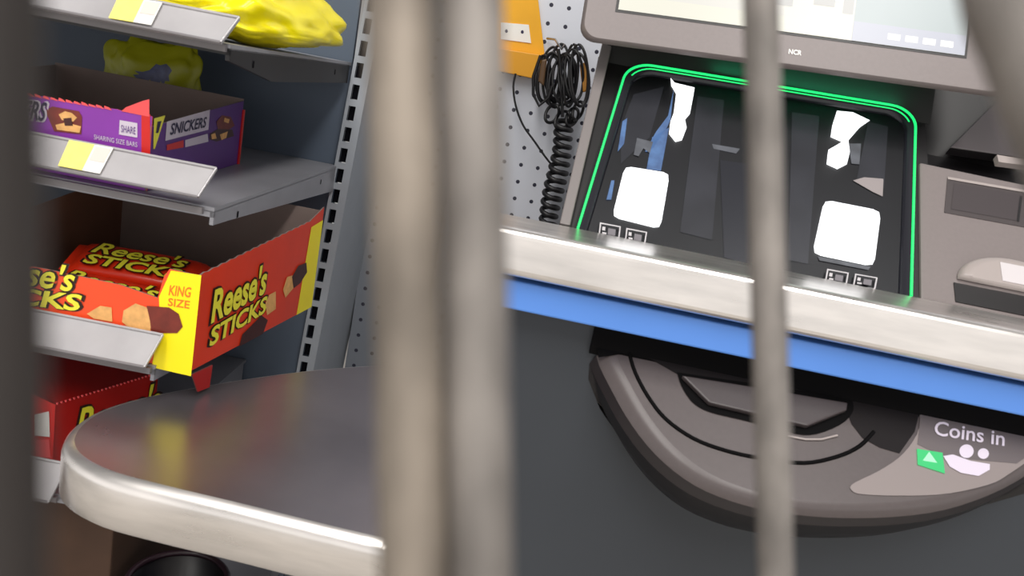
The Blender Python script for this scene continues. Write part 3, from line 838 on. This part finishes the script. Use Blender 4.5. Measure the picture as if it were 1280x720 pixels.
cp3 = MB(); cp3.text_on(CPn, 'Coins in', (1166, 545), (1254, 559), (1168, 527), white, lift=.0016, bold=.012)
# hand and coins symbol
cp3.decal(CPn, [(1178, 571), (1190, 569), (1212, 577), (1236, 581), (1236, 588), (1222, 596), (1200, 592), (1186, 584)], white, .0013)
for cx_, cy_, rr_ in ((1207, 565, 9), (1228, 568, 7)):
    cp3.decal(CPn, [(cx_ + rr_ * math.cos(a * math.pi / 8), cy_ + rr_ * .95 * math.sin(a * math.pi / 8)) for a in range(16)], white, .0013)
cn.sub('coin_lettering', cp3, chin)
ga = MB(); ga.decal(CPn, [(1145, 562), (1177, 567), (1180, 593), (1146, 582)], green_a, .0014)
ga.decal(CPn, [(1152, 577), (1160, 566), (1170, 580)], arrow_w, .0018)
cn.sub('arrow_light', ga, chin)

# ------------------------------------------------------------------ things hung on the pegboard
PB = Plane(S, (0, .545, 0), (0, -1, 0))
yh = Thing('sign_holder', 'yellow plastic holder with white label hung on the pegboard', 'sign holder', S, tuple(PB.at(650, 95)))
b = MB().prism([PB.at(*p) for p in [(618, 88), (665, 98), (681, 70), (672, -6), (660, -60), (612, -70)]], (0, .003, 0), holder_y)
yh.part('back_plate', b)
b = MB().prism([PB.at(*p, .014) for p in [(618, 60), (681, 70), (665, 98), (618, 88)]], (0, .013, 0), mat('holder_amber', (226, 158, 20), .4))
yh.part('lower_pocket', b, bevel=.001)
b = MB().prism([PB.at(*p, .0012) for p in [(626, 28), (661, 31), (664, 54), (626, 49)]], (0, .001, 0), tag_w)
for x in (633, 653): b.decal(PB, [(x + 2 * math.cos(a), 39 + (x - 633) * .05 + 2.4 * math.sin(a)) for a in (0, 1, 2, 3, 4, 5)], navy, .0016)
yh.part('label', b)

PC = Plane(S, (0, .525, 0), (0, -1, 0))
hk = PC.at(694, 52)
hook = MB().tube([PB.at(684, 48), PB.at(694, 50, .012), PC.at(698, 56, .01), PC.at(702, 62, .012), PC.at(706, 56, .014)], .0017, chrome, 8)
single('wire_hook', hook, 'small chrome wire hook in the pegboard above the cable bundle', 'hook', S, hk)

cbn = Thing('cable_bundle', 'bunch of looped black cables hanging on the pegboard beside the monitor', 'cable', S, tuple(PC.at(700, 130)))
def loop(cx_, cy_, w, h, lean_, d, n=30):
    pts = []
    for k in range(n):
        a = 2 * math.pi * k / n
        pts.append(PC.at(cx_ + w * math.sin(a) + lean_ * math.cos(a), cy_ - h * math.cos(a), d + .004 * math.sin(a * 2)))
    return pts
lp = MB()
for i in range(14):
    lp.tube(loop(703 + (i - 6.5) * 3.4 + random.uniform(-2, 2), 96 + random.uniform(-4, 4), 8 + random.uniform(0, 9), 34 + random.uniform(-8, 6), random.uniform(-3, 7), -.002 + .0022 * i), .0019, cable_m, 7, close=True)
lp.tube([PC.at(*p, .018) for p in [(698, 62), (701, 90), (702, 120), (703, 146)]], .0022, cable_m, 7)
lp.tube([PC.at(*p, .02) for p in [(676, 70), (667, 96), (667, 118), (674, 132), (686, 122), (690, 108)]], .0022, cable_m, 7)
cbn.part('cable_loops', lp)
lp = MB()
for cx_, cy_, w in ((690, 142, 8), (715, 146, 7), (703, 150, 9), (722, 138, 6)):
    lp.tube(loop(cx_, cy_, w, 11, 3, .012), .0022, cable_m, 7, close=True)
cbn.part('cable_knot', lp)
cbn.part('plug', MB().prism([PC.at(*p, .022) for p in [(724, 80), (734, 78), (737, 112), (728, 116)]], (0, .012, 0), plug_m), bevel=.002)
cbn.part('plug', MB().prism([PC.at(*p, .02) for p in [(677, 76), (684, 74), (680, 108), (673, 102)]], (0, .01, 0), mat('plug_brown', (92, 66, 40), .5)), bevel=.002)

co = MB(); pts = []; N = 14 * 14
for k in range(N + 1):
    t = k / N; a = 2 * math.pi * 14 * t
    px_, py_ = 704 - 19 * t + 3 * math.sin(6 * t), 150 + 150 * t
    c = PC.at(px_, py_, .010)
    rad = .0115 - .001 * math.sin(9 * t)
    pts.append(c + V((math.cos(a) * rad, math.sin(a) * rad * .8, .002 * math.sin(a))))
co.tube(pts, .0036, cable_m, 8)
single('coiled_cord', co, 'black coiled handset cord hanging down beside the scanner', 'cord', S, tuple(PC.at(690, 300)))
tw = MB().tube([PC.at(*p, .008) for p in smoothline([(645, 92), (642, 108), (645, 132), (654, 156), (668, 176), (682, 196), (692, 208)], 24)], .0015, cable_m, 7)
single('thin_wire', tw, 'thin black wire curving down the pegboard from the yellow holder', 'wire', S, tuple(PC.at(692, 208, .008)))

# ------------------------------------------------------------------ shopping cart wires close to the lens
cart = Thing('shopping_cart', 'worn galvanised wire shopping cart seen very close as upright bars', 'shopping cart', WD, (0, .07, 0))
def wire(pts, dia, m, seg=20):
    b = MB(); ps = [deep(*p) for p in pts]
    b.tube(ps, dia / 2, m, seg)
    cart.part('wire', b)
    return ps[0], ps[-1]
ends = []
def straight(x0, x1, d, dia, m):
    y0, y1 = -900, 1500; s = (x1 - x0) / 720
    return wire([(x0 + s * y, y, d) for y in [y0 + (y1 - y0) * k / 40 for k in range(41)]], dia, m)
ends.append(straight(-36, -30, .036, .0058, wire_dark))
ends.append(straight(500, 516, .070, .0060, wire_rust))
ends.append(straight(588, 600, .0715, .0060, wire_m))
ends.append(straight(951, 970, .118, .0052, wire_m))
ends.append(wire([(x, y, .068) for x, y in smoothline([(1150, -900), (1180, -500), (1225, -150), (1247, 0), (1270, 60), (1290, 115), (1311, 170), (1330, 225), (1375, 420), (1410, 800), (1440, 1500)], 60)], .0058, wire_m))
for i, nm in ((0, 'top_rail'), (1, 'bottom_rail')):
    ps = [e[i] for e in ends]
    a, b_ = ps[0] + (ps[0] - ps[1]) * .8, ps[-1] + (ps[-1] - ps[-2]) * .8
    pth = [a] + ps + [b_]
    bb = MB(); bb.tube(pth, .005, rail_m, 12); cart.part(nm, bb)
    if i:
        for q in (a, b_):
            cart.part('frame_leg', MB().tube([q, V((q.x, q.y - .02, q.z - .2)), V((q.x, q.y - .02, .11))], .009, rail_m, 12))
            cart.part('caster', MB().tube([V((q.x - .015, q.y - .02, .06)), V((q.x + .015, q.y - .02, .06))], .06, rubber, 24))

# ------------------------------------------------------------------ light
w = bpy.data.worlds.new('store_light'); scn.world = w; w.use_nodes = True
nt = w.node_tree; bg = nt.nodes['Background']
tc = nt.nodes.new('ShaderNodeTexCoord'); sp = nt.nodes.new('ShaderNodeSeparateXYZ'); rp = nt.nodes.new('ShaderNodeValToRGB')
nt.links.new(tc.outputs['Generated'], sp.inputs[0])
mr = nt.nodes.new('ShaderNodeMapRange'); mr.inputs['From Min'].default_value = -1; mr.inputs['From Max'].default_value = 1
nt.links.new(sp.outputs[2], mr.inputs['Value']); nt.links.new(mr.outputs['Result'], rp.inputs['Fac'])
e = rp.color_ramp.elements
e[0].position = .28; e[0].color = (.5, .48, .46, 1)
e[1].position = .56; e[1].color = (1.4, 1.36, 1.32, 1)
x = e.new(.43); x.color = (1.55, 1.52, 1.49, 1)
x = e.new(.75); x.color = (.5, .49, .48, 1)
x = e.new(.97); x.color = (.34, .34, .34, 1)
# the open store aisle behind the viewer is brighter than the far side
mf = nt.nodes.new('ShaderNodeMapRange'); mf.inputs['From Min'].default_value = -.7; mf.inputs['From Max'].default_value = .5
mf.inputs['To Min'].default_value = 1.0; mf.inputs['To Max'].default_value = .3
nt.links.new(sp.outputs[1], mf.inputs['Value'])
vm = nt.nodes.new('ShaderNodeVectorMath'); vm.operation = 'SCALE'
nt.links.new(rp.outputs['Color'], vm.inputs[0]); nt.links.new(mf.outputs['Result'], vm.inputs['Scale'])
nt.links.new(vm.outputs[0], bg.inputs['Color']); bg.inputs['Strength'].default_value = .8
def area(name, loc, size, energy, rot=(0, 0, 0), colr=(1, .97, .93)):
    l = bpy.data.lights.new(name, 'AREA'); l.shape = 'RECTANGLE'; l.size, l.size_y = size; l.energy = energy; l.color = colr
    o = bpy.data.objects.new(name, l); col.objects.link(o); o.location = loc; o.rotation_euler = [math.radians(a) for a in rot]
area('ceiling_light', (-.6, -1.1, 3.2), (.5, 2.4), 60, (15, 0, 0))
area('ceiling_light', (.9, -1.1, 3.2), (.5, 2.4), 60, (15, 0, 0))
area('ceiling_light', (.2, 2.2, 3.4), (2.4, .3), 40, (-20, 0, 0))
gl_d = bpy.data.lights.new('scanner_strip_lamp', 'AREA'); gl_d.shape = 'RECTANGLE'; gl_d.size = .17; gl_d.size_y = .004; gl_d.energy = .05; gl_d.color = (.02, 1, .42)
gl_o = bpy.data.objects.new('scanner_strip_lamp', gl_d); col.objects.link(gl_o)
gl_o.location = K.W(P(.225, .199, .006)); gl_o.rotation_euler = (math.radians(165), 0, math.radians(K.deg))
scn.view_settings.view_transform = 'Standard'
scn.view_settings.look = 'None'
